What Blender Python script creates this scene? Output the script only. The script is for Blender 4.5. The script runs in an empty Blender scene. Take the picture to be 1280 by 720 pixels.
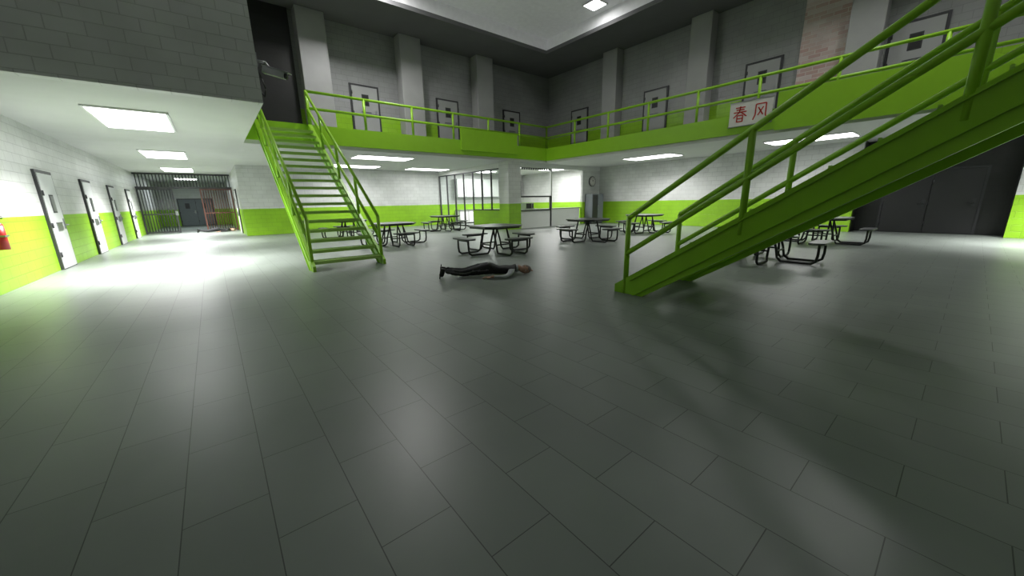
import bpy, bmesh, math, random
from mathutils import Vector, Matrix, noise
random.seed(4)
sc = bpy.context.scene
try:
    sc.view_settings.view_transform = 'Standard'
    sc.view_settings.look = 'None'
except Exception: pass
COL = sc.collection

# ------------------------------------------------------------------ materials
def new_mat(name):
    m = bpy.data.materials.new(name); m.use_nodes = True
    nt = m.node_tree
    b = nt.nodes.get('Principled BSDF')
    return m, nt, b
def N(nt, t, **kw):
    n = nt.nodes.new(t)
    for k, v in kw.items(): setattr(n, k, v)
    return n
def mat(name, col, rough=0.5, metal=0.0, var=0.12, scale=6.0, bump=0.05, emit=0.0):
    m, nt, b = new_mat(name)
    geo = N(nt, 'ShaderNodeNewGeometry')
    nz = N(nt, 'ShaderNodeTexNoise'); nz.inputs['Scale'].default_value = scale
    nz.inputs['Detail'].default_value = 4
    nt.links.new(geo.outputs['Position'], nz.inputs['Vector'])
    mx = N(nt, 'ShaderNodeMix', data_type='RGBA')
    c0 = tuple(c*(1-var) for c in col); c1 = tuple(min(1, c*(1+var)) for c in col)
    mx.inputs['A'].default_value = (*c0, 1); mx.inputs['B'].default_value = (*c1, 1)
    nt.links.new(nz.outputs['Fac'], mx.inputs['Factor'])
    nt.links.new(mx.outputs['Result'], b.inputs['Base Color'])
    b.inputs['Roughness'].default_value = rough
    b.inputs['Metallic'].default_value = metal
    if bump:
        bp = N(nt, 'ShaderNodeBump'); bp.inputs['Strength'].default_value = bump
        bp.inputs['Distance'].default_value = 0.02
        nt.links.new(nz.outputs['Fac'], bp.inputs['Height'])
        nt.links.new(bp.outputs['Normal'], b.inputs['Normal'])
    if emit:
        b.inputs['Emission Color'].default_value = (*col, 1)
        b.inputs['Emission Strength'].default_value = emit
    return m

GREEN = (0.285, 0.56, 0.022)
def wall_mat(name, axis, top=(0.66, 0.67, 0.66), bands=((-1, 1.3),), rough=0.38, grn=GREEN, bw=0.42, rh=0.2, depth=0.4, mort=0.74, c2=(0.93, 0.93, 0.93), ms=0.008):
    m, nt, b = new_mat(name)
    L = nt.links.new
    geo = N(nt, 'ShaderNodeNewGeometry')
    sp = N(nt, 'ShaderNodeSeparateXYZ'); L(geo.outputs['Position'], sp.inputs[0])
    cb = N(nt, 'ShaderNodeCombineXYZ')
    L(sp.outputs[axis], cb.inputs[0]); L(sp.outputs['Z'], cb.inputs[1])
    br = N(nt, 'ShaderNodeTexBrick')
    L(cb.outputs[0], br.inputs['Vector'])
    br.inputs['Scale'].default_value = 1.0
    br.inputs['Brick Width'].default_value = bw
    br.inputs['Row Height'].default_value = rh
    br.inputs['Mortar Size'].default_value = ms
    br.inputs['Mortar Smooth'].default_value = 0.4
    br.inputs['Color1'].default_value = (1, 1, 1, 1)
    br.inputs['Color2'].default_value = (*c2, 1)
    br.inputs['Mortar'].default_value = (mort, mort, mort, 1)
    mask = None
    for lo, hi in bands:
        a = N(nt, 'ShaderNodeMath', operation='GREATER_THAN'); L(sp.outputs['Z'], a.inputs[0]); a.inputs[1].default_value = lo
        c = N(nt, 'ShaderNodeMath', operation='LESS_THAN'); L(sp.outputs['Z'], c.inputs[0]); c.inputs[1].default_value = hi
        mu = N(nt, 'ShaderNodeMath', operation='MULTIPLY'); L(a.outputs[0], mu.inputs[0]); L(c.outputs[0], mu.inputs[1])
        if mask is None: mask = mu.outputs[0]
        else:
            ad = N(nt, 'ShaderNodeMath', operation='MAXIMUM'); L(mask, ad.inputs[0]); L(mu.outputs[0], ad.inputs[1]); mask = ad.outputs[0]
    mx = N(nt, 'ShaderNodeMix', data_type='RGBA')
    mx.inputs['A'].default_value = (*top, 1); mx.inputs['B'].default_value = (*grn, 1)
    if mask is not None: L(mask, mx.inputs['Factor'])
    else: mx.inputs['Factor'].default_value = 0
    nz = N(nt, 'ShaderNodeTexNoise'); nz.inputs['Scale'].default_value = 1.3; nz.inputs['Detail'].default_value = 6
    L(geo.outputs['Position'], nz.inputs['Vector'])
    mr = N(nt, 'ShaderNodeMapRange'); L(nz.outputs['Fac'], mr.inputs['Value'])
    mr.inputs['From Min'].default_value = 0.3; mr.inputs['From Max'].default_value = 0.7
    mr.inputs['To Min'].default_value = 0.84; mr.inputs['To Max'].default_value = 1.0
    m1 = N(nt, 'ShaderNodeMix', data_type='RGBA', blend_type='MULTIPLY'); m1.inputs['Factor'].default_value = 1
    L(mx.outputs['Result'], m1.inputs['A']); L(br.outputs['Color'], m1.inputs['B'])
    m2 = N(nt, 'ShaderNodeMix', data_type='RGBA', blend_type='MULTIPLY'); m2.inputs['Factor'].default_value = 1
    L(m1.outputs['Result'], m2.inputs['A']); L(mr.outputs['Result'], m2.inputs['B'])
    L(m2.outputs['Result'], b.inputs['Base Color'])
    b.inputs['Roughness'].default_value = rough
    inv = N(nt, 'ShaderNodeMath', operation='SUBTRACT'); inv.inputs[0].default_value = 1; L(br.outputs['Fac'], inv.inputs[1])
    bp = N(nt, 'ShaderNodeBump'); bp.inputs['Strength'].default_value = depth; bp.inputs['Distance'].default_value = 0.015
    L(inv.outputs[0], bp.inputs['Height']); L(bp.outputs['Normal'], b.inputs['Normal'])
    return m

def floor_mat():
    m, nt, b = new_mat('floor_tile_paint'); L = nt.links.new
    geo = N(nt, 'ShaderNodeNewGeometry')
    sp = N(nt, 'ShaderNodeSeparateXYZ'); L(geo.outputs['Position'], sp.inputs[0])
    cb = N(nt, 'ShaderNodeCombineXYZ'); L(sp.outputs['Y'], cb.inputs[0]); L(sp.outputs['X'], cb.inputs[1])
    br = N(nt, 'ShaderNodeTexBrick'); L(cb.outputs[0], br.inputs['Vector'])
    br.inputs['Scale'].default_value = 1
    br.inputs['Brick Width'].default_value = 0.66; br.inputs['Row Height'].default_value = 0.33
    br.inputs['Mortar Size'].default_value = 0.0024; br.inputs['Mortar Smooth'].default_value = 0.1
    br.inputs['Color1'].default_value = (0.205, 0.230, 0.212, 1)
    br.inputs['Color2'].default_value = (0.186, 0.209, 0.193, 1)
    br.inputs['Mortar'].default_value = (0.058, 0.066, 0.060, 1)
    nz = N(nt, 'ShaderNodeTexNoise'); nz.inputs['Scale'].default_value = 0.8; nz.inputs['Detail'].default_value = 7
    L(geo.outputs['Position'], nz.inputs['Vector'])
    mr = N(nt, 'ShaderNodeMapRange'); L(nz.outputs['Fac'], mr.inputs['Value'])
    mr.inputs['From Min'].default_value = 0.3; mr.inputs['From Max'].default_value = 0.7
    mr.inputs['To Min'].default_value = 0.86; mr.inputs['To Max'].default_value = 1.08
    m2 = N(nt, 'ShaderNodeMix', data_type='RGBA', blend_type='MULTIPLY'); m2.inputs['Factor'].default_value = 1
    L(br.outputs['Color'], m2.inputs['A']); L(mr.outputs['Result'], m2.inputs['B'])
    L(m2.outputs['Result'], b.inputs['Base Color'])
    r = N(nt, 'ShaderNodeMapRange'); L(nz.outputs['Fac'], r.inputs['Value'])
    r.inputs['To Min'].default_value = 0.31; r.inputs['To Max'].default_value = 0.43
    L(r.outputs['Result'], b.inputs['Roughness'])
    bp = N(nt, 'ShaderNodeBump'); bp.inputs['Strength'].default_value = 0.3; bp.inputs['Distance'].default_value = 0.004; bp.invert = True
    L(br.outputs['Fac'], bp.inputs['Height']); L(bp.outputs['Normal'], b.inputs['Normal'])
    return m

M = {}
M['floor'] = floor_mat()
M['wx'] = wall_mat('block_wall_x', 'X')
M['wy'] = wall_mat('block_wall_y', 'Y')
UB = ((4.0, 4.95),)
M['ux'] = wall_mat('upper_wall_x', 'X', top=(0.33, 0.335, 0.34), bands=UB, depth=0.3, rough=0.3)
M['uy'] = wall_mat('upper_wall_y', 'Y', top=(0.33, 0.335, 0.34), bands=UB, depth=0.3, rough=0.3)
M['upper_grey'] = wall_mat('upper_grey_block', 'X', top=(0.66, 0.66, 0.67), bands=(), depth=0.6)
M['shade_dark_wall'] = wall_mat('shade_dark_wall', 'Y', top=(0.020, 0.020, 0.021), bands=(), depth=0.2)  # dark grey wall, with the lack of light there put into its colour
M['brick'] = wall_mat('pink_brick', 'Y', top=(0.66, 0.58, 0.57), bands=(), bw=0.34, rh=0.12, depth=0.5, mort=1.0, c2=(0.80, 0.58, 0.55), ms=0.014)
M['col'] = mat('column_paint', (0.36, 0.36, 0.365), 0.5, bump=0.1, scale=2)
M['white'] = mat('white_paint', (0.66, 0.67, 0.66), 0.45, scale=2, var=0.06)
M['ceil'] = mat('ceiling_paint', (0.6, 0.6, 0.6), 0.7, scale=1.5, var=0.06)
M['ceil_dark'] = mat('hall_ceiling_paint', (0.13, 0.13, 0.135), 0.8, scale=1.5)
M['ceil_glow'] = mat('well_glow_paint', (0.7, 0.7, 0.72), 0.6, emit=0.09)  # faint glow added to the paint to brighten the well
M['green'] = mat('green_enamel', GREEN, 0.36, scale=3, var=0.08, bump=0.03)
M['greend'] = mat('green_tread', (0.36, 0.56, 0.13), 0.45, scale=60, var=0.25, bump=0.3)
M['steel'] = mat('table_steel', (0.12, 0.125, 0.13), 0.35, 0.6, scale=10)
M['steell'] = mat('stainless_steel', (0.35, 0.36, 0.37), 0.3, 0.8, scale=10)
M['black'] = mat('black_metal', (0.03, 0.03, 0.032), 0.4, 0.3)
M['frame'] = mat('dark_frame', (0.05, 0.05, 0.055), 0.4, 0.3)
M['door'] = mat('door_paint', (0.60, 0.61, 0.62), 0.4, scale=1.5, var=0.05)
M['doord'] = mat('door_grey_paint', (0.34, 0.345, 0.35), 0.45, scale=1.5)
M['doorshade'] = mat('shade_dark_door', (0.027, 0.027, 0.029), 0.4, scale=1.5)  # recess doors, colour darkened partly to stand for the shade there
M['bluegrey'] = mat('blue_grey_paint', (0.16, 0.18, 0.2), 0.5)
M['rust'] = mat('red_oxide_metal', (0.12, 0.045, 0.035), 0.5)
M['red'] = mat('red_enamel', (0.5, 0.02, 0.015), 0.35)
M['sign'] = mat('sign_white', (0.7, 0.68, 0.66), 0.5)
M['lamp'] = mat('lamp_diffuser', (1, 1, 1), 0.5, emit=6.0, bump=0)
M['skin'] = mat('skin', (0.42, 0.24, 0.17), 0.5, scale=20, bump=0.02)
M['lips'] = mat('lips', (0.30, 0.11, 0.09), 0.5, scale=20, bump=0.02)
M['hair'] = mat('grey_hair', (0.16, 0.13, 0.115), 0.6, scale=60, var=0.4, bump=0.4)
M['shirt'] = mat('white_shirt', (0.40, 0.42, 0.44), 0.8, scale=12, bump=0.15)
M['vest'] = mat('black_vest', (0.013, 0.013, 0.015), 0.7, scale=15, bump=0.3)
M['pants'] = mat('dark_trousers', (0.014, 0.014, 0.018), 0.75, scale=12, bump=0.3)
M['shoe'] = mat('black_leather', (0.01, 0.01, 0.01), 0.3)
M['stripe'] = mat('grey_stripe', (0.12, 0.12, 0.13), 0.7)
def glass_mat():
    m, nt, b = new_mat('window_glass')
    out = nt.nodes['Material Output']
    tr = N(nt, 'ShaderNodeBsdfTransparent'); tr.inputs[0].default_value = (0.95, 0.98, 0.97, 1)
    gl = N(nt, 'ShaderNodeBsdfGlossy'); gl.inputs['Roughness'].default_value = 0.05
    ms = N(nt, 'ShaderNodeMixShader'); ms.inputs[0].default_value = 0.06
    nt.links.new(tr.outputs[0], ms.inputs[1]); nt.links.new(gl.outputs[0], ms.inputs[2])
    nt.links.new(ms.outputs[0], out.inputs['Surface'])
    return m
M['glass'] = glass_mat()

# ------------------------------------------------------------------ mesh builder
class B:
    def __init__(s, name):
        s.name = name; s.bm = bmesh.new(); s.mats = []
    def mi(s, k):
        if k not in s.mats: s.mats.append(k)
        return s.mats.index(k)
    def _faces(s, verts, k, smooth=False):
        i = s.mi(k); fs = set()
        for v in verts:
            for f in v.link_faces: fs.add(f)
        for f in fs: f.material_index = i; f.smooth = smooth
    def box(s, x0, x1, y0, y1, z0, z1, k):
        c = Vector(((x0+x1)/2, (y0+y1)/2, (z0+z1)/2))
        mtx = Matrix.Translation(c) @ Matrix.Diagonal((abs(x1-x0), abs(y1-y0), abs(z1-z0), 1))
        r = bmesh.ops.create_cube(s.bm, size=1, matrix=mtx); s._faces(r['verts'], k)
    def obox(s, c, ax, ay, az, k):
        m = Matrix.Identity(4)
        for i, a in enumerate((ax, ay, az)):
            for j in range(3): m[j][i] = a[j]
        m = Matrix.Translation(Vector(c)) @ m
        r = bmesh.ops.create_cube(s.bm, size=1, matrix=m); s._faces(r['verts'], k)
    def cyl(s, p, q, r, k, n=10, r2=None, caps=True):
        p = Vector(p); q = Vector(q); d = q-p
        rot = d.to_track_quat('Z', 'Y').to_matrix().to_4x4()
        res = bmesh.ops.create_cone(s.bm, cap_ends=caps, segments=n, radius1=r, radius2=r if r2 is None else r2, depth=d.length,
                                    matrix=Matrix.Translation((p+q)/2) @ rot)
        s._faces(res['verts'], k, True)
    def tube(s, pts, r, k, n=8):
        for a, b in zip(pts[:-1], pts[1:]): s.cyl(a, b, r, k, n)
        for a in pts[1:-1]: s.sph(a, r, k, 8, 6)
    def sph(s, c, r, k, u=12, v=8, sc_=(1, 1, 1)):
        res = bmesh.ops.create_uvsphere(s.bm, u_segments=u, v_segments=v, radius=r,
                                        matrix=Matrix.Translation(Vector(c)) @ Matrix.Diagonal((*sc_, 1)))
        s._faces(res['verts'], k, True)
    def prism(s, pts, d, k):
        i = s.mi(k)
        a = [s.bm.verts.new(p) for p in pts]; b = [s.bm.verts.new(Vector(p)+Vector(d)) for p in pts]
        fs = [s.bm.faces.new(a), s.bm.faces.new(b[::-1])]
        n = len(a)
        for j in range(n): fs.append(s.bm.faces.new((a[j], b[j], b[(j+1) % n], a[(j+1) % n])))
        for f in fs: f.material_index = i
    def done(s, loc=(0, 0, 0), rotz=0, parent=None, bevel=0, scale=1):
        bmesh.ops.recalc_face_normals(s.bm, faces=s.bm.faces)
        me = bpy.data.meshes.new(s.name); s.bm.to_mesh(me); s.bm.free()
        for k in s.mats: me.materials.append(M[k])
        o = bpy.data.objects.new(s.name, me); COL.objects.link(o)
        o.location = loc; o.rotation_euler = (0, 0, rotz); o.scale = (scale,)*3
        if parent: o.parent = parent
        if bevel:
            md = o.modifiers.new('bevel', 'BEVEL'); md.width = bevel; md.segments = 2; md.limit_method = 'ANGLE'
        return o
def wbox(name, x0, x1, y0, y1, z0, z1, k):
    b = B(name); b.box(x0, x1, y0, y1, z0, z1, k); return b.done()

C = 3.35; DK = 4.0; TOP = 8.2
LX = -3.05; RX = 19.1; EX = 14.3; EY = 14.7; UY = 16.5; UX = 16.2; BY = 22.3; BX = 1.12
# ------------------------------------------------------------------ room shell
wbox('floor', LX-0.2, 20.4, -6.2, 40.2, -0.12, 0, 'floor')
wbox('wall_left', LX-0.2, LX, -6, 40, 0, TOP+0.6, 'wy')
wbox('wall_back', 1.4, RX, BY, BY+0.2, 0, C, 'wx')
wbox('wall_corridor_right', 1.2, 1.4, BY, 40, 0, C, 'wy')
wbox('wall_corridor_end', LX, 1.2, 39.8, 40, 0, C, 'wx')
wbox('wall_right', RX, RX+0.2, 2.9, BY, 0, C, 'wy')
wbox('wall_right_near', RX, RX+0.2, -6, -0.75, 0, C, 'wy')
wbox('wall_recess', RX+0.9, RX+1.1, -0.75, 2.9, 0, C, 'shade_dark_wall')
b = B('wall_recess_side'); b.box(RX+0.2, RX+1.1, 2.9, 3.1, 0, C, 'shade_dark_wall'); b.box(RX+0.2, RX+1.1, -0.95, -0.75, 0, C, 'shade_dark_wall'); b.done()
wbox('wall_front', LX-0.2, RX+1.1, -6.2, -6, 0, TOP+0.6, 'wx')
wbox('ceiling_under_left_deck', BX, RX+0.2, EY, BY+0.2, C, DK, 'ceil')
wbox('ceiling_under_right_deck', EX, RX+1.1, -6, EY, C, DK, 'ceil')
wbox('ceiling_corridor', LX, BX, 9.2, 40, C, DK-0.02, 'ceil')
wbox('ceiling_corridor_edge', BX, 1.4, BY+0.2, 40, C, DK-0.02, 'ceil')
wbox('ceiling_under_front_deck', 1.4, EX, -6, -2.95, C, DK, 'ceil')
wbox('wall_upper_block', LX, BX, 9.0, 9.2, C, TOP+0.6, 'upper_grey')
wbox('wall_upper_block_side', BX-0.2, BX, 9.2, UY, DK, TOP, 'uy')
wbox('wall_upper_left', 3.2, UX, UY, UY+0.2, DK, TOP, 'ux')
wbox('wall_upper_shaded', BX, 3.2, UY-0.1, UY+0.2, DK, TOP, 'shade_dark_wall')  # unlit stretch of upper wall, its shade painted as a dark colour
wbox('wall_upper_right', UX, UX+0.2, -6, UY+0.2, DK, TOP, 'uy')
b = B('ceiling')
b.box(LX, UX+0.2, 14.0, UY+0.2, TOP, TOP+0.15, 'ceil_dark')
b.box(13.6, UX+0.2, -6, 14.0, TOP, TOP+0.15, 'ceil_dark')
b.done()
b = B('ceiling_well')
b.box(LX, 13.75, -6, 14.15, TOP+0.6, TOP+0.7, 'ceil_glow')
b.box(LX, 13.75, 14.0, 14.15, TOP+0.15, TOP+0.6, 'ceil_glow')
b.box(13.6, 13.75, -6, 14.0, TOP+0.15, TOP+0.6, 'ceil_glow')
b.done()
b = B('trim_columns')
for x in (3.85, 7.6, 11.4):
    b.box(x-0.5, x+0.45, UY-0.55, UY, DK, TOP, 'col')
for y in (11.9, 7.7, 2.85):
    b.box(UX-0.5, UX, y-0.4, y+0.4, DK, TOP, 'col')
b.box(UX-0.12, UX, 3.25, 4.5, DK, TOP, 'brick')
b.done(bevel=0.02)

b = B('trim_fascia')
b.box(BX, EX-0.0, EY-0.06, EY, C+0.12, DK+0.08, 'green')
b.box(EX-0.06, EX, -2.95, EY-0.06, C+0.12, DK+0.08, 'green')
b.box(6.5, EX, -2.95, -2.89, C+0.12, DK+0.08, 'green')
b.box(9.0, 12.2, EY-0.12, EY-0.06, 3.66, 4.56, 'green')
b.prism([(EX-0.14, 4.35, 3.42), (EX-0.14, 4.35, 4.52), (EX-0.14, 0.5, 4.52), (EX-0.14, 0.0, 4.3), (EX-0.14, -0.2, 3.42)], (0.08, 0, 0), 'green')
b.done()

# ------------------------------------------------------------------ railings
def railing(name, p, q, step=1.9):
    p = Vector(p); q = Vector(q); L = (q-p).length; n = max(1, round(L/step)); b = B(name)
    for z in (1.15, 0.62):
        b.cyl(p+Vector((0, 0, z)), q+Vector((0, 0, z)), 0.047, 'green')
    for i in range(n+1):
        c = p.lerp(q, i/n); b.cyl(c, c+Vector((0, 0, 1.15)), 0.047, 'green')
        b.box(c.x-0.07, c.x+0.07, c.y-0.07, c.y+0.07, c.z, c.z+0.02, 'green')
    return b.done()
railing('balcony_railing', (3.12, EY+0.07, DK), (EX+0.07, EY+0.07, DK))
railing('balcony_railing', (EX+0.07, EY+0.07, DK), (EX+0.07, -2.88, DK))
railing('balcony_railing', (6.5, -3.02, DK), (EX, -3.02, DK))

# ------------------------------------------------------------------ stairs
def stairs(x0, x1, yb, sy, run, n=19):
    b = B('metal_staircase'); rise = DK/(n+0); g = run/n
    def P(x, t, z): return Vector((x, yb+sy*t, z))
    sl = DK/run
    for x, dx in ((x0, 0.06), (x1-0.06, 0.06)):
        pts = [P(x, -0.12, 0.0), P(x, 0.35, 0.0), P(x, run, DK-0.25-0.1), P(x, run, DK+0.05), P(x, run-0.12, DK+0.05), P(x, -0.12, 0.12)]
        b.prism(pts, (dx, 0, 0), 'green')
        up = Vector((0, -sy*DK, run)).normalized()
        for zz in (0.10, -0.16):
            a = P(x+dx/2, 0.15, 0.15*sl+zz+0.02); c = P(x+dx/2, run-0.1, (run-0.1)*sl+zz+0.02)
            b.obox((a+c)/2, Vector((0.11, 0, 0)), c-a, up*0.018, 'green')
    W = x1-x0-0.12; xm = (x0+x1)/2
    for i in range(1, n):
        z = rise*i; t = g*(i-0.5)
        b.obox(P(xm, t-g*0.47, z-0.035), (W, 0, 0), (0, 0.025, 0), (0, 0, 0.07), 'greend')
        b.obox(P(xm, t+g*0.47, z-0.025), (W, 0, 0), (0, 0.02, 0), (0, 0, 0.05), 'greend')
        for j in range(1, 7):
            b.obox(P(xm, t-g*0.47+g*0.94*j/7, z-0.02), (W, 0, 0), (0, 0.014, 0), (0, 0, 0.035), 'greend')
        for j in range(1, 14):
            b.obox(P(x0+0.06+W*j/14, t, z-0.018), (0.014, 0, 0), (0, g*0.94, 0), (0, 0, 0.028), 'greend')
    for x in (x0+0.03, x1-0.03):
        for h in (1.1, 0.58):
            a = P(x, 0.05, h+0.05*sl); c = P(x, run-0.02, h+DK-0.0)
            b.cyl(a, c, 0.038, 'green', 12)
            b.sph(a, 0.038, 'green', 10, 6); b.sph(c, 0.038, 'green', 10, 6)
        for i in range(5):
            t = 0.05+(run-0.1)*i/4; z = t*sl
            b.cyl(P(x, t, max(0, z-0.05)), P(x, t, z+1.1), 0.038, 'green', 12)
    return b.done()
stairs(1.5, 3.08, 8.8, 1, EY-8.8-0.07)
stairs(4.72, 6.3, 3.2, -1, 6.08)

# ------------------------------------------------------------------ doors
door_n = [0]
def door(o, a, nrm, w=1.05, h=2.08, main='door', hatch=True, dbl=False, fr='frame', window=True):
    door_n[0] += 1
    b = B('door_%d' % door_n[0]); o = Vector(o); a = Vector(a); nrm = Vector(nrm); up = Vector((0, 0, 1))
    org = o.copy(); o = Vector((0, 0, 0))
    def bx(u0, u1, z0, z1, d0, d1, k):
        c = o + a*((u0+u1)/2) + up*((z0+z1)/2) + nrm*((d0+d1)/2)
        b.obox(c, a*(u1-u0), nrm*(d1-d0), up*(z1-z0), k)
    W = w*(2 if dbl else 1)
    bx(-W/2-0.06, -W/2, 0, h+0.06, 0, 0.05, fr); bx(W/2, W/2+0.06, 0, h+0.06, 0, 0.05, fr)
    bx(-W/2, W/2, h, h+0.06, 0, 0.05, fr)
    bx(-W/2, W/2, 0.0, h, 0, 0.012, 'black')
    leaves = [(-W/2+0.012, W/2-0.012)] if not dbl else [(-W/2+0.012, -0.008), (0.008, W/2-0.012)]
    for (l, r) in leaves:
        bx(l, r, 0.02, h-0.012, 0.012, 0.06, main)
        m = (l+r)/2
        if window:
            bx(m-0.14, m+0.14, 1.35, 1.78, 0.06, 0.068, 'frame'); bx(m-0.11, m+0.11, 1.38, 1.75, 0.066, 0.072, 'steell' if main == 'door' else 'black')
        if hatch:
            bx(m-0.2, m+0.2, 0.92, 1.1, 0.06, 0.075, 'steell'); bx(m-0.2, m+0.2, 1.1, 1.115, 0.06, 0.085, 'frame')
        bx(r-0.14, r-0.06, 0.95, 1.2, 0.06, 0.08, 'steell' if main != 'doorshade' else 'frame')
        hk = 'steell' if main != 'doorshade' else 'frame'
        b.cyl(o+a*(r-0.1)+up*1.05+nrm*0.08, o+a*(r-0.1)+up*1.05+nrm*0.13, 0.015, hk)
        b.cyl(o+a*(r-0.1)+up*1.05+nrm*0.13, o+a*(r-0.24)+up*1.05+nrm*0.13, 0.014, hk)
        for hz in (0.3, 1.0, 1.75):
            b.cyl(o+a*(l+0.01)+up*hz+nrm*0.065, o+a*(l+0.01)+up*(hz+0.12)+nrm*0.065, 0.018, 'frame')
    return b.done(loc=org)
for y in (14.2, 18.1, 22.0, 26.0):
    door((LX, y, 0), (0, 1, 0), (1, 0, 0), h=2.28)
door((1.2, 25.5, 0), (0, -1, 0), (-1, 0, 0), h=2.28)
for x in (5.65, 9.5, 13.4):
    door((x, UY, DK), (1, 0, 0), (0, -1, 0), main='doord')
for y in (14.1, 9.7, 5.55, 1.8):
    door((UX, y, DK), (0, -1, 0), (-1, 0, 0), main='doord')
door((RX+0.9, 1.05, 0), (0, -1, 0), (-1, 0, 0), w=1.15, h=2.2, main='doorshade', dbl=True, hatch=False, window=False)
door((-0.9, 39.8, 0), (1, 0, 0), (0, -1, 0), main='bluegrey', dbl=True, hatch=False)

# ------------------------------------------------------------------ ceiling lights
def ceiling_light(x, y, z, lx, ly, power, col=(1, 0.99, 0.97), spread=180):
    b = B('ceiling_light')
    b.box(-lx/2-0.05, lx/2+0.05, -ly/2-0.05, ly/2+0.05, -0.035, 0, 'white')
    b.box(-lx/2, lx/2, -ly/2, ly/2, -0.045, -0.035, 'lamp')
    o = b.done(loc=(x, y, z))
    ld = bpy.data.lights.new('fluorescent_tube', 'AREA'); ld.shape = 'RECTANGLE'; ld.size = lx*0.98; ld.size_y = ly*0.98
    ld.energy = power; ld.color = col; ld.spread = math.radians(spread)
    lo = bpy.data.objects.new('fluorescent_tube', ld); COL.objects.link(lo); lo.parent = o; lo.location = (0, 0, -0.055)
    return o
for y, p in ((12.1, 560), (19.1, 420), (26.1, 420)):
    ceiling_light(-1.0, y, C, 1.15, 2.3, p, spread=118)
ceiling_light(6.1, 16.3, C, 2.3, 1.1, 90, spread=140)
ceiling_light(6.1, 20.4, C, 2.3, 1.1, 90, spread=150)
ceiling_light(10.2, 20.4, C, 2.3, 1.0, 40)
ceiling_light(16.7, 10.0, C, 1.1, 2.4, 150, spread=150)
ceiling_light(16.7, 4.0, C, 1.1, 2.4, 90, spread=150)
ceiling_light(16.7, -2.4, C, 1.1, 2.4, 440, spread=110)
ceiling_light(13.9, 17.2, C, 1.2, 1.2, 180)
ceiling_light(17.2, 17.2, C, 1.2, 1.2, 180)
ceiling_light(14.2, 20.4, C, 1.2, 1.2, 160)
ceiling_light(-1.0, 34.0, C, 1.1, 1.4, 110, (0.85, 0.93, 1))
for x, y, p in ((5.2, 13.2, 250), (12.8, 10.5, 22), (13.0, 5.0, 40), (13.0, 1.0, 100)):
    ceiling_light(x, y, TOP+0.56 if x > 10 or x < 0 else TOP+0.6, 0.6, 0.6, p)
b = B('atrium_fill_panel'); b.box(-0.0, 10, 0, 9, TOP+0.56, TOP+0.6, 'white'); b.done()  # plain white panel added behind the fill light
ld = bpy.data.lights.new('atrium_fill', 'AREA'); ld.shape = 'RECTANGLE'; ld.size = 9; ld.size_y = 8; ld.energy = 24; ld.color = (0.92, 1, 0.96)  # large dim fill light, added to lift the atrium
lo = bpy.data.objects.new('atrium_fill', ld); COL.objects.link(lo); lo.location = (5, 4.5, TOP+0.54)

# ------------------------------------------------------------------ tables
def table(x, y, rz=0.0, k='steel'):
    b = B('canteen_table'); h = 0.76; s = 0.66; c = 0.24
    oc = [(s, c-s+0.0), (s, s-c), (s-c, s), (c-s, s), (-s, s-c), (-s, c-s), (c-s, -s), (s-c, -s)]
    b.prism([(px, py, h-0.035) for px, py in oc], (0, 0, 0.035), k)
    b.prism([(px*0.93, py*0.93, h-0.075) for px, py in oc], (0, 0, 0.04), 'black')
    for i in range(4):
        a = i*math.pi/2; R = Matrix.Rotation(a, 3, 'Z')
        w, d, r0 = 0.43, 0.15, 1.05
        pts = []
        for cx, cy, st in ((w-0.12, d-0.12, 0), (-(w-0.12), d-0.12, 90), (-(w-0.12), -(d-0.12), 180), (w-0.12, -(d-0.12), 270)):
            for j in range(4):
                t = math.radians(st+j*30); pts.append((cx+0.12*math.cos(t), r0+cy+0.12*math.sin(t), 0.43))
        b.prism([R @ Vector(p) for p in pts], (0, 0, 0.04), k)
        for sx in (-0.26, 0.26):
            path = [(sx*0.9, 0.22, h-0.07), (sx*0.9, 0.34, 0.30), (sx*0.9, 0.38, 0.1), (sx, 0.46, 0.028), (sx, 0.98, 0.028), (sx, 1.06, 0.08), (sx, 1.08, 0.20), (sx, 1.08, 0.43)]
            b.tube([R @ Vector(p) for p in path], 0.026, 'black')
        b.tube([R @ Vector(p) for p in ((-0.26, 1.08, 0.40), (0.26, 1.08, 0.40))], 0.02, 'black')
        b.tube([R @ Vector(p) for p in ((-0.24, 0.36, 0.24), (0.24, 0.36, 0.24))], 0.02, 'black')
    return b.done(loc=(x, y, 0), rotz=rz, bevel=0.006)
for x, y in ((6.2, 8.45), (10.3, 8.5), (14.4, 8.8), (9.7, 2.9), (14.3, 2.8), (4.9, 12.7), (9.4, 17.2), (4.6, 17.0)):
    table(x, y)

# ------------------------------------------------------------------ kitchen
KX, KY = 11.9, 14.9
wbox('wall_kitchen_pillar', 11.7, 12.5, 14.72, 15.5, 0, C, 'wx')
wbox('wall_kitchen_left_low', KX, KX+0.15, 15.5, 18.3, 0, 0.95, 'wy')
wbox('wall_kitchen_left_lintel', KX, KX+0.15, 15.5, BY, 3.1, C, 'white')
wbox('wall_kitchen_lintel', 12.5, RX, KY, KY+0.15, 3.12, C, 'white')
wbox('wall_kitchen_right', 17.5, RX, KY, KY+0.15, 0, 3.12, 'wx')
b = B('window_1')
for y in (15.53, 16.5, 17.4, 18.3, 19.3, 20.3, 21.3, 22.25):
    b.box(KX-0.0, KX+0.08, y-0.03, y+0.03, 0.95 if y < 18.2 else 0, 3.1, 'frame')
b.box(KX-0.0, KX+0.1, 15.5, 18.3, 0.95, 1.01, 'frame'); b.box(KX-0.0, KX+0.1, 15.5, 22.28, 3.04, 3.1, 'frame')
b.box(KX-0.0, KX+0.1, 18.3, 22.28, 0, 0.08, 'frame')
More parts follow.
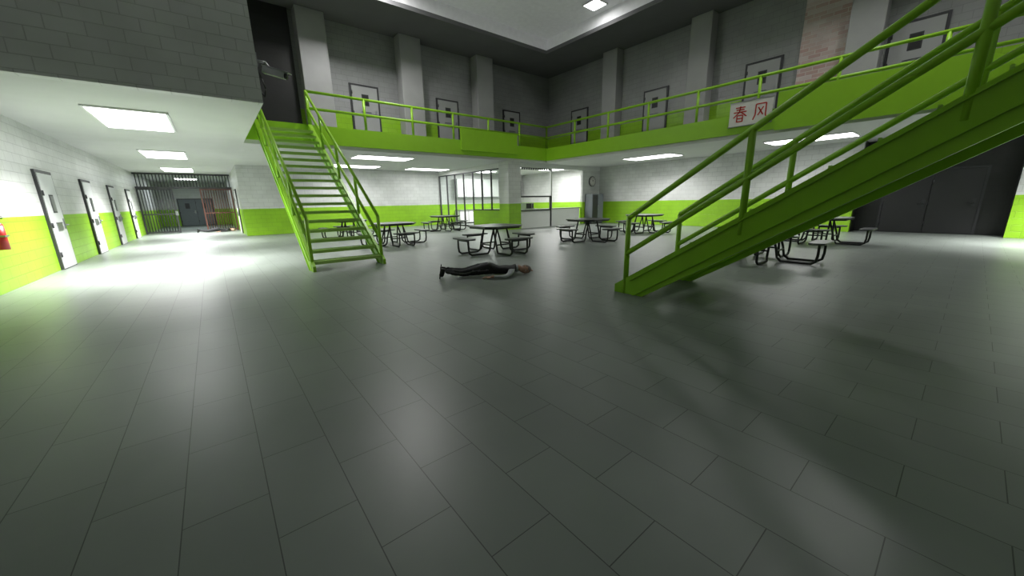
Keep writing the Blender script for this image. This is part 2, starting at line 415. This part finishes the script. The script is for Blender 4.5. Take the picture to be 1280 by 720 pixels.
b.box(KX+0.03, KX+0.04, 15.5, 22.25, 0.95, 3.08, 'glass')
b.done()
b = B('serving_hatch')
for x in (12.55, 14.85):
    b.box(x-0.04, x+0.04, KY-0.02, KY+0.1, 0, 1.65, 'frame')
b.box(12.55, 14.85, KY-0.02, KY+0.1, 1.6, 1.68, 'frame'); b.box(12.55, 14.85, KY-0.02, KY+0.1, 0.88, 0.94, 'frame')
b.box(12.59, 14.81, KY+0.02, KY+0.08, 0, 0.88, 'white')
b.box(12.52, 17.48, KY+0.1, KY+0.55, 0.94, 0.99, 'steell')
b.box(15.0, 17.4, KY+0.12, KY+0.5, 0.0, 0.94, 'white')
b.box(14.83, 14.92, KY-0.02, KY+0.1, 0, 3.1, 'white')
for i in range(14): b.box(12.7+i*0.16, 12.8+i*0.16, KY-0.02, KY, 3.0, 3.1, 'frame')
b.box(12.55, 14.85, KY-0.015, KY+0.02, 3.08, 3.11, 'frame')
b.done()
b = B('kitchen_cabinets'); BB = BY-0.01
b.box(13.0, 18.6, BB-0.6, BB, 0.08, 0.88, 'white'); b.box(13.0, 18.6, BB-0.65, BB, 0.88, 0.93, 'steell'); b.box(13.0, 18.6, BB-0.55, BB, 0.0, 0.08, 'black')
for i in range(9): b.box(13.0+i*0.7-0.012, 13.0+i*0.7+0.012, BB-0.61, BB-0.6, 0.1, 0.86, 'frame')
b.box(13.0, 18.6, BB-0.4, BB, 1.75, 2.95, 'white')
for i in range(9):
    b.box(13.0+i*0.7-0.016, 13.0+i*0.7+0.016, BB-0.415, BB-0.4, 1.77, 2.93, 'frame')
    b.box(13.08+i*0.7, 13.1+i*0.7, BB-0.44, BB-0.42, 1.85, 2.0, 'steell')
b.box(13.0, 18.6, BB-0.415, BB-0.4, 1.73, 1.77, 'frame')
b.done()
b = B('kitchen_stove')
b.box(0, 0.9, 0, 0.7, 0.08, 0.92, 'steell'); b.box(0.1, 0.8, -0.02, 0, 0.3, 0.7, 'black'); b.box(0, 0.9, -0.03, 0, 0.78, 0.9, 'frame')
b.cyl((0.12, -0.05, 0.73), (0.78, -0.05, 0.73), 0.015, 'steell')
b.box(0, 0.9, 0.62, 0.7, 0.92, 1.1, 'steell')
for i in range(2):
    for j in range(2): b.cyl((0.25+i*0.4, 0.18+j*0.28, 0.92), (0.25+i*0.4, 0.18+j*0.28, 0.95), 0.1, 'black', 14)
for i in range(5): b.cyl((0.15+i*0.15, -0.03, 0.84), (0.15+i*0.15, -0.06, 0.84), 0.025, 'steell')
b.box(0.05, 0.85, 0.03, 0.65, 0, 0.08, 'black')
b.done(loc=(16.2, 18.4, 0))
b = B('microwave_oven')
b.box(-0.28, 0.28, -0.2, 0.2, 0, 0.32, 'steell'); b.box(-0.25, 0.12, -0.21, -0.2, 0.03, 0.29, 'black'); b.box(0.15, 0.26, -0.21, -0.2, 0.05, 0.27, 'frame')
b.cyl((0.13, -0.23, 0.06), (0.13, -0.23, 0.26), 0.01, 'steell'); b.done(loc=(13.4, 15.25, 0.99), bevel=0.01)
b = B('vending_cabinet')
b.box(0, 1.05, 0, 0.55, 0.08, 1.75, 'bluegrey'); b.box(0.04, 0.5, -0.02, 0, 0.12, 1.7, 'frame'); b.box(0.54, 1.0, -0.02, 0, 0.12, 1.7, 'bluegrey')
b.cyl((0.47, -0.05, 0.8), (0.47, -0.05, 1.1), 0.012, 'steell'); b.cyl((0.57, -0.05, 0.8), (0.57, -0.05, 1.1), 0.012, 'steell')
for i in range(4): b.box(0.15, 0.4, -0.025, -0.02, 1.45+i*0.05, 1.47+i*0.05, 'black')
b.box(0.03, 1.02, 0.03, 0.52, 0, 0.08, 'black')
b.done(loc=(17.7, 14.3, 0), bevel=0.008)
b = B('wall_clock')
b.cyl((0, 0, 0), (0, -0.06, 0), 0.3, 'frame', 32); b.cyl((0, -0.055, 0), (0, -0.066, 0), 0.265, 'sign', 32)
for i in range(12):
    t = i*math.pi/6; b.obox((0.22*math.sin(t), -0.068, 0.22*math.cos(t)), (0.02*math.cos(t), 0, -0.02*math.sin(t)), (0, 0.004, 0), (0.05*math.sin(t), 0, 0.05*math.cos(t)), 'black')
b.obox((0.04, -0.072, 0.05), (0.02, 0, -0.016), (0, 0.004, 0), (0.09, 0, 0.11), 'black'); b.obox((-0.05, -0.074, 0.07), (0.012, 0, 0.009), (0, 0.004, 0), (-0.11, 0, 0.15), 'black')
b.done(loc=(18.35, KY, 2.5))

# ------------------------------------------------------------------ corridor gate
b = B('barred_gate'); gy = 29.0; CT = C-0.01; GL = LX+0.01
b.box(GL, 1.19, gy-0.05, gy+0.05, CT-0.08, CT, 'frame'); b.box(GL, 1.19, gy-0.05, gy+0.05, 2.5, 2.6, 'frame')
x = LX+0.1
while x < 1.15:
    b.cyl((x, gy, 2.6), (x, gy, CT-0.08), 0.025, 'frame', 6); x += 0.14
for x0, x1, k in ((LX+0.02, -1.55, 'frame'), (-0.35, 1.18, 'rust')):
    b.box(x0, x0+0.07, gy-0.04, gy+0.04, 0.0, 2.5, k); b.box(x1-0.07, x1, gy-0.04, gy+0.04, 0.0, 2.5, k)
    for z in (0.05, 1.05, 2.43): b.box(x0, x1, gy-0.03, gy+0.03, z, z+0.07, k)
    x = x0+0.16
    while x < x1-0.08:
        b.cyl((x, gy, 0.08), (x, gy, 2.45), 0.024, k, 6); x += 0.12
b.box(-1.62, -1.5, gy-0.08, gy+0.08, 1.0, 1.25, 'steell')
b.done()

# ------------------------------------------------------------------ CCTV camera
b = B('cctv_camera')
b.box(0, 0.03, -0.08, 0.08, 0.05, 0.25, 'steell')
b.tube([(0.03, 0, 0.15), (0.14, 0, 0.15), (0.2, -0.02, 0.06)], 0.02, 'steell')
ax = Vector((0.75, -0.5, -0.25)).normalized(); sd = Vector((-ax.y, ax.x, 0)).normalized()
up = ax.cross(sd) * (1 if ax.cross(sd).z > 0 else -1)
c = Vector((0.25, -0.04, 0.0))
b.obox(c, ax*0.34, sd*0.1, up*0.1, 'steell'); b.obox(c+up*0.058+ax*0.03, ax*0.42, sd*0.13, up*0.012, 'steell')
b.cyl(c+ax*0.16, c+ax*0.2, 0.045, 'black', 16); b.cyl(c+ax*0.2, c+ax*0.21, 0.032, 'glass', 16)
b.tube([(0.01, 0, 0.1), (0.06, 0.02, -0.1), (0.10, 0.02, -0.25), (0.07, 0.02, -0.38), (0.02, 0.02, -0.30)], 0.012, 'black', 6)
b.done(loc=(BX+0.004, 9.3, 4.0), scale=1.2)

# ------------------------------------------------------------------ red banner sign
b = B('banner_sign'); b.box(-0.02, 0, -0.62, 0.62, -0.37, 0.37, 'sign')
b.box(-0.03, -0.0, -0.64, 0.64, 0.36, 0.385, 'steell'); b.box(-0.03, 0, -0.64, 0.64, -0.385, -0.36, 'steell')
def ch(strokes, cy, s):
    for (u0, v0, u1, v1) in strokes:
        p = Vector((-0.023, cy-(u0-0.5)*s, (v0-0.5)*s)); q = Vector((-0.023, cy-(u1-0.5)*s, (v1-0.5)*s)); d = q-p
        w = Vector((0, -d.z, d.y)).normalized()*0.036
        b.obox((p+q)/2, d, w, (0.005, 0, 0), 'red')
ch([(0.2, 0.92, 0.8, 0.92), (0.25, 0.78, 0.75, 0.78), (0.1, 0.63, 0.9, 0.63), (0.5, 1.0, 0.45, 0.6), (0.45, 0.63, 0.1, 0.3), (0.55, 0.63, 0.92, 0.32),
    (0.33, 0.42, 0.68, 0.42), (0.33, 0.42, 0.33, 0.0), (0.68, 0.42, 0.68, 0.0), (0.33, 0.22, 0.68, 0.22), (0.33, 0.02, 0.68, 0.02)], 0.3, 0.48)
ch([(0.2, 0.95, 0.8, 0.95), (0.2, 0.95, 0.2, 0.3), (0.2, 0.3, 0.08, 0.0), (0.8, 0.95, 0.8, 0.2), (0.8, 0.2, 0.95, 0.0), (0.35, 0.75, 0.65, 0.25), (0.65, 0.75, 0.35, 0.25)], -0.3, 0.48)
b.done(loc=(EX-0.08, 5.1, 4.08))

# ------------------------------------------------------------------ fire extinguisher on left wall
b = B('fire_extinguisher')
b.cyl((0.1, 0, 0), (0.1, 0, 0.42), 0.085, 'red', 20); b.sph((0.1, 0, 0.42), 0.085, 'red', 20, 10, (1, 1, 0.7)); b.cyl((0.1, 0, 0.45), (0.1, 0, 0.53), 0.03, 'steell')
b.box(0.06, 0.2, -0.015, 0.015, 0.53, 0.55, 'black'); b.box(0.06, 0.2, -0.015, 0.015, 0.57, 0.585, 'black')
b.tube([(0.1, 0.03, 0.5), (0.13, 0.12, 0.45), (0.13, 0.14, 0.3), (0.13, 0.12, 0.12)], 0.013, 'black'); b.cyl((0.13, 0.12, 0.14), (0.13, 0.11, 0.03), 0.014, 'black', 10, 0.03)
b.box(0, 0.02, -0.05, 0.05, 0.1, 0.5, 'steell'); b.box(0.0, 0.19, -0.09, 0.09, 0.22, 0.25, 'steell')
b.done(loc=(LX, 10.6, 0.75))

# ------------------------------------------------------------------ lying people
def skin_mesh(name, verts, edges, radii, root=0, sub=2):
    me = bpy.data.meshes.new(name+'_sk'); me.from_pydata(verts, edges, []); me.update()
    o = bpy.data.objects.new(name+'_sk', me); COL.objects.link(o)
    o.modifiers.new('skin', 'SKIN').use_smooth_shade = True
    for i, r in enumerate(radii):
        sv = me.skin_vertices[0].data[i]; sv.radius = (r, r); sv.use_root = (i == root)
    s = o.modifiers.new('sub', 'SUBSURF'); s.levels = sub; s.render_levels = sub
    dg = bpy.context.evaluated_depsgraph_get(); ev = o.evaluated_get(dg)
    out = bpy.data.meshes.new_from_object(ev); out.name = name
    bpy.data.objects.remove(o); return out
def person(name, origin, ang, cloth):
    par = bpy.data.objects.new(name, None); COL.objects.link(par); par.location = origin; par.rotation_euler = (0, 0, ang)
    def addm(me, k):
        me.materials.append(M[k])
        for p in me.polygons: p.use_smooth = True
        o = bpy.data.objects.new(me.name, me); COL.objects.link(o); o.parent = par; return o
    # local axes: x towards the head, y lateral (-y towards the viewer side), z up; lying face down
    J = [((.90, 0, .17), .15), ((1.08, 0, .155), .130), ((1.28, 0, .165), .162), ((1.42, 0, .155), .11), ((1.52, .0, .125), .060), ((1.60, -.01, .11), .058),
         ((.83, -.085, .145), .112), ((.64, -.10, .12), .088), ((.45, -.11, .085), .070), ((.28, -.12, .115), .064), ((.10, -.13, .15), .046),
         ((.83, .085, .145), .112), ((.64, .095, .12), .088), ((.45, .10, .085), .070), ((.28, .10, .115), .064), ((.10, .10, .15), .046),
         ((1.38, -.17, .16), .078), ((1.31, -.29, .105), .060), ((1.23, -.39, .062), .050), ((1.12, -.39, .056), .045), ((.99, -.37, .045), .031), ((.94, -.36, .036), .030),
         ((1.38, .17, .16), .078), ((1.42, .31, .105), .060), ((1.47, .42, .062), .050), ((1.56, .37, .056), .045), ((1.68, .29, .045), .031), ((1.73, .255, .036), .030)]
    E = [(0, 1), (1, 2), (2, 3), (3, 4), (4, 5), (0, 6), (6, 7), (7, 8), (8, 9), (9, 10), (0, 11), (11, 12), (12, 13), (13, 14), (14, 15),
         (2, 16), (16, 17), (17, 18), (18, 19), (19, 20), (20, 21), (2, 22), (22, 23), (23, 24), (24, 25), (25, 26), (26, 27)]
    me = skin_mesh('body', [j[0] for j in J], E, [j[1] for j in J], 0, 3)
    wr = (Vector((.95, -.365, .035)), Vector((1.73, .255, .035)))
    for v in me.vertices:
        x = v.co.x
        k = min(1, max(0, (x-0.95)/0.2))*min(1, max(0, (1.52-x)/0.12)); f = 1-0.33*k
        z = v.co.z*f
        nearskin = x > 1.49 and abs(v.co.y) < 0.1 or min((v.co-w_).length for w_ in wr) < 0.08
        if not nearskin:
            nn = noise.noise(v.co*9+Vector((3, 1, 0)))*0.010 + noise.noise(Vector((v.co.x*28, v.co.y*10, v.co.z*10)))*0.006
            v.co += v.normal*nn; z = v.co.z*f
        v.co.z = max(0.003, z)
    for k in cloth: me.materials.append(M[k])
    for p in me.polygons:
        c = p.center; p.use_smooth = True
        d1 = (c - wr[0]).length; d2 = (c - wr[1]).length
        if c.x < 0.93 and abs(c.y) < 0.27: mi = 2
        elif d1 < 0.065 or d2 < 0.065 or (abs(c.y) < 0.12 and c.x > 1.515): mi = 4
        elif abs(c.y) > 0.20 or c.x > 1.475: mi = 1
        else: mi = 0
        if 0.915 < c.x < 0.955 and abs(c.y) < 0.25: mi = 3
        if mi == 2 and c.y < -0.15 and abs(c.z - (0.135 if c.x > .6 else (.09 + abs(c.x-.45)*.2))) < 0.012: mi = 5
        p.material_index = mi
    o = bpy.data.objects.new('body', me); COL.objects.link(o); o.parent = par
    # shoes, toes on the floor, soles facing back
    for y, dy in ((-.13, -.02), (.10, .02)):
        addm(skin_mesh('shoe_upper', [(.075, y, .20), (.065, y, .14), (.035, y+dy*.5, .085), (.015, y+dy, .047)], [(0, 1), (1, 2), (2, 3)], [.042, .050, .050, .042], 1, 2), 'shoe')
        b = B('shoe_sole')
        prof = [(.0, .245, -.032), (.0, .245, .032), (-.003, .17, .030), (-.022, .09, .044), (-.03, .02, .034), (-.03, .003, 0), (-.03, .02, -.034), (-.022, .09, -.044), (-.003, .17, -.030)]
        b.prism([(x+.02, y+dy*.5+w_, z) for x, z, w_ in prof], (.018, 0, 0), 'shoe'); b.done(parent=par)
    def hand(palm, d, side):
        d = Vector(d).normalized(); s = Vector((-d.y, d.x, 0))*side; palm = Vector(palm)
        b = B('palm')
        mtx = Matrix.Identity(4)
        for i, a in enumerate((d*.055, s*.044, Vector((0, 0, .019)))):
            for j in range(3): mtx[j][i] = a[j]
        cc = palm+d*.025
        for j in range(3): mtx[j][3] = cc[j]
        res = bmesh.ops.create_uvsphere(b.bm, u_segments=20, v_segments=12, radius=1, matrix=mtx); b._faces(res['verts'], 'skin', True)
        b.done(parent=par)
        for i, (off, ln) in enumerate(((-.031, .068), (-.0105, .080), (.0105, .073), (.031, .056))):
            base = palm+d*(.045-abs(off)*.25)+s*off
            f_ = skin_mesh('finger_%d' % (i+1), [base, base+d*.028+Vector((0, 0, .008)), base+d*(.028+ln*.5)+Vector((0, 0, .002)), base+d*(.024+ln)-Vector((0, 0, .019))],
                           [(0, 1), (1, 2), (2, 3)], [.0105, .010, .009, .008], 0, 2)
            addm(f_, 'skin')
        b0 = palm-s*.028
        addm(skin_mesh('thumb', [b0, b0-s*.022+d*.022, b0-s*.032+d*.055-Vector((0, 0, .010))], [(0, 1), (1, 2)], [.014, .012, .010], 0, 2), 'skin')
    hand((.93, -.355, .033), (-1, .12, 0), -1)
    hand((1.735, .25, .033), (.8, -.6, 0), -1)
    # head: crown +x, face -y and slightly down (turned to the side)
    hb = bmesh.new(); bmesh.ops.create_uvsphere(hb, u_segments=56, v_segments=40, radius=1)
    for v in hb.verts:
        a, f_, s_ = v.co.z, -v.co.y, v.co.x
        w = 0.077*(1-0.24*max(0, -a)); l = 0.102 if f_ < 0 else 0.09
        X = a*0.118; Y = f_*l*(1-0.12*max(0, -a)); Z = s_*w
        if f_ > 0:
            Y += 0.026*math.exp(-((a+.14)/.13)**2-(s_/.13)**2) + 0.010*math.exp(-((a-.05)/.16)**2-(s_/.1)**2)
            Y -= 0.012*math.exp(-((a-.08)/.1)**2)*math.exp(-((abs(s_)-.38)/.16)**2)
            Y += 0.005*math.exp(-((a-.24)/.09)**2)*math.exp(-(s_/.5)**2)
            Y += 0.012*math.exp(-((a+.76)/.2)**2-(s_/.4)**2)
            Y += 0.006*math.exp(-((a+.44)/.09)**2-(s_/.25)**2)
        v.co = Vector((X, -Y, Z))
    def hairy(c):
        return (c.x > 0.052 and c.y > -0.068) or (c.y > 0.012 and c.x > -0.045) or (c.x > 0.02 and c.y > -0.02) or c.x > 0.088
    for v in hb.verts:
        if hairy(v.co): v.co = v.co*(1.05+0.02*noise.noise(v.co*60))
    hm = bpy.data.meshes.new('head')
    for f in hb.faces:
        f.smooth = True; c = f.calc_center_median()
        f.material_index = 1 if hairy(c*0.97) else 0
        if -0.057 < c.x < -0.046 and c.y < -0.07 and abs(c.z) < 0.021: f.material_index = 2
    hb.to_mesh(hm); hb.free(); hm.materials.append(M['skin']); hm.materials.append(M['hair']); hm.materials.append(M['lips'])
    h = bpy.data.objects.new('head', hm); COL.objects.link(h); h.parent = par; h.location = (1.655, -0.02, 0.092); h.rotation_euler = (0.45, 0, -0.08)
    b = B('face_details')
    for sz in (-1, 1):
        b.sph((0.01, -0.0735, 0.029*sz), 0.0115, 'sign', 14, 10); b.sph((0.01, -0.0825, 0.029*sz), 0.0045, 'black', 8, 6)
        b.sph((-0.008, 0.008, 0.077*sz), 0.03, 'skin', 14, 10, (1, 0.62, 0.3)); b.sph((-0.008, 0.002, 0.084*sz), 0.014, 'lips', 10, 8, (1, 0.6, 0.2))
        b.sph((0.030, -0.086, 0.029*sz), 0.016, 'hair', 12, 6, (0.2, 0.25, 1))
    b.done(parent=h)
    b = B('collar'); b.cyl((1.485, 0, .118), (1.52, -.003, .112), .074, 'shirt' if cloth[1] == 'shirt' else 'vest', 24, .066, caps=False); b.done(parent=par)
    return par
person('prison_guard', (3.22, 6.22, 0), math.atan2(-0.5, 0.86), ['vest', 'shirt', 'pants', 'shoe', 'skin', 'stripe'])
person('prison_guard', (-0.8, 27.6, 0), 0.1, ['vest', 'vest', 'pants', 'shoe', 'skin', 'pants'])

# ------------------------------------------------------------------ world and camera
w = bpy.data.worlds.new('World'); sc.world = w; w.use_nodes = True
w.node_tree.nodes['Background'].inputs[0].default_value = (0.02, 0.022, 0.022, 1)
f = 455.0; p = math.radians(13.35); r = math.radians(1.15); yw = math.radians(38.7)
Fh = Vector((math.sin(yw), math.cos(yw), 0)); R0 = Vector((math.cos(yw), -math.sin(yw), 0)); Z = Vector((0, 0, 1))
fw = Fh*math.cos(p)-Z*math.sin(p); U0 = Fh*math.sin(p)+Z*math.cos(p)
rt = R0*math.cos(r)-U0*math.sin(r); up = U0*math.cos(r)+R0*math.sin(r)
cam = bpy.data.cameras.new('Camera'); co = bpy.data.objects.new('Camera', cam); COL.objects.link(co)
mt = Matrix.Identity(4)
for j in range(3): mt[j][0] = rt[j]; mt[j][1] = up[j]; mt[j][2] = -fw[j]
mt[2][3] = 1.4
co.matrix_world = mt
cam.sensor_width = 36; cam.lens = 36*f/1280; cam.clip_start = 0.05
sc.camera = co
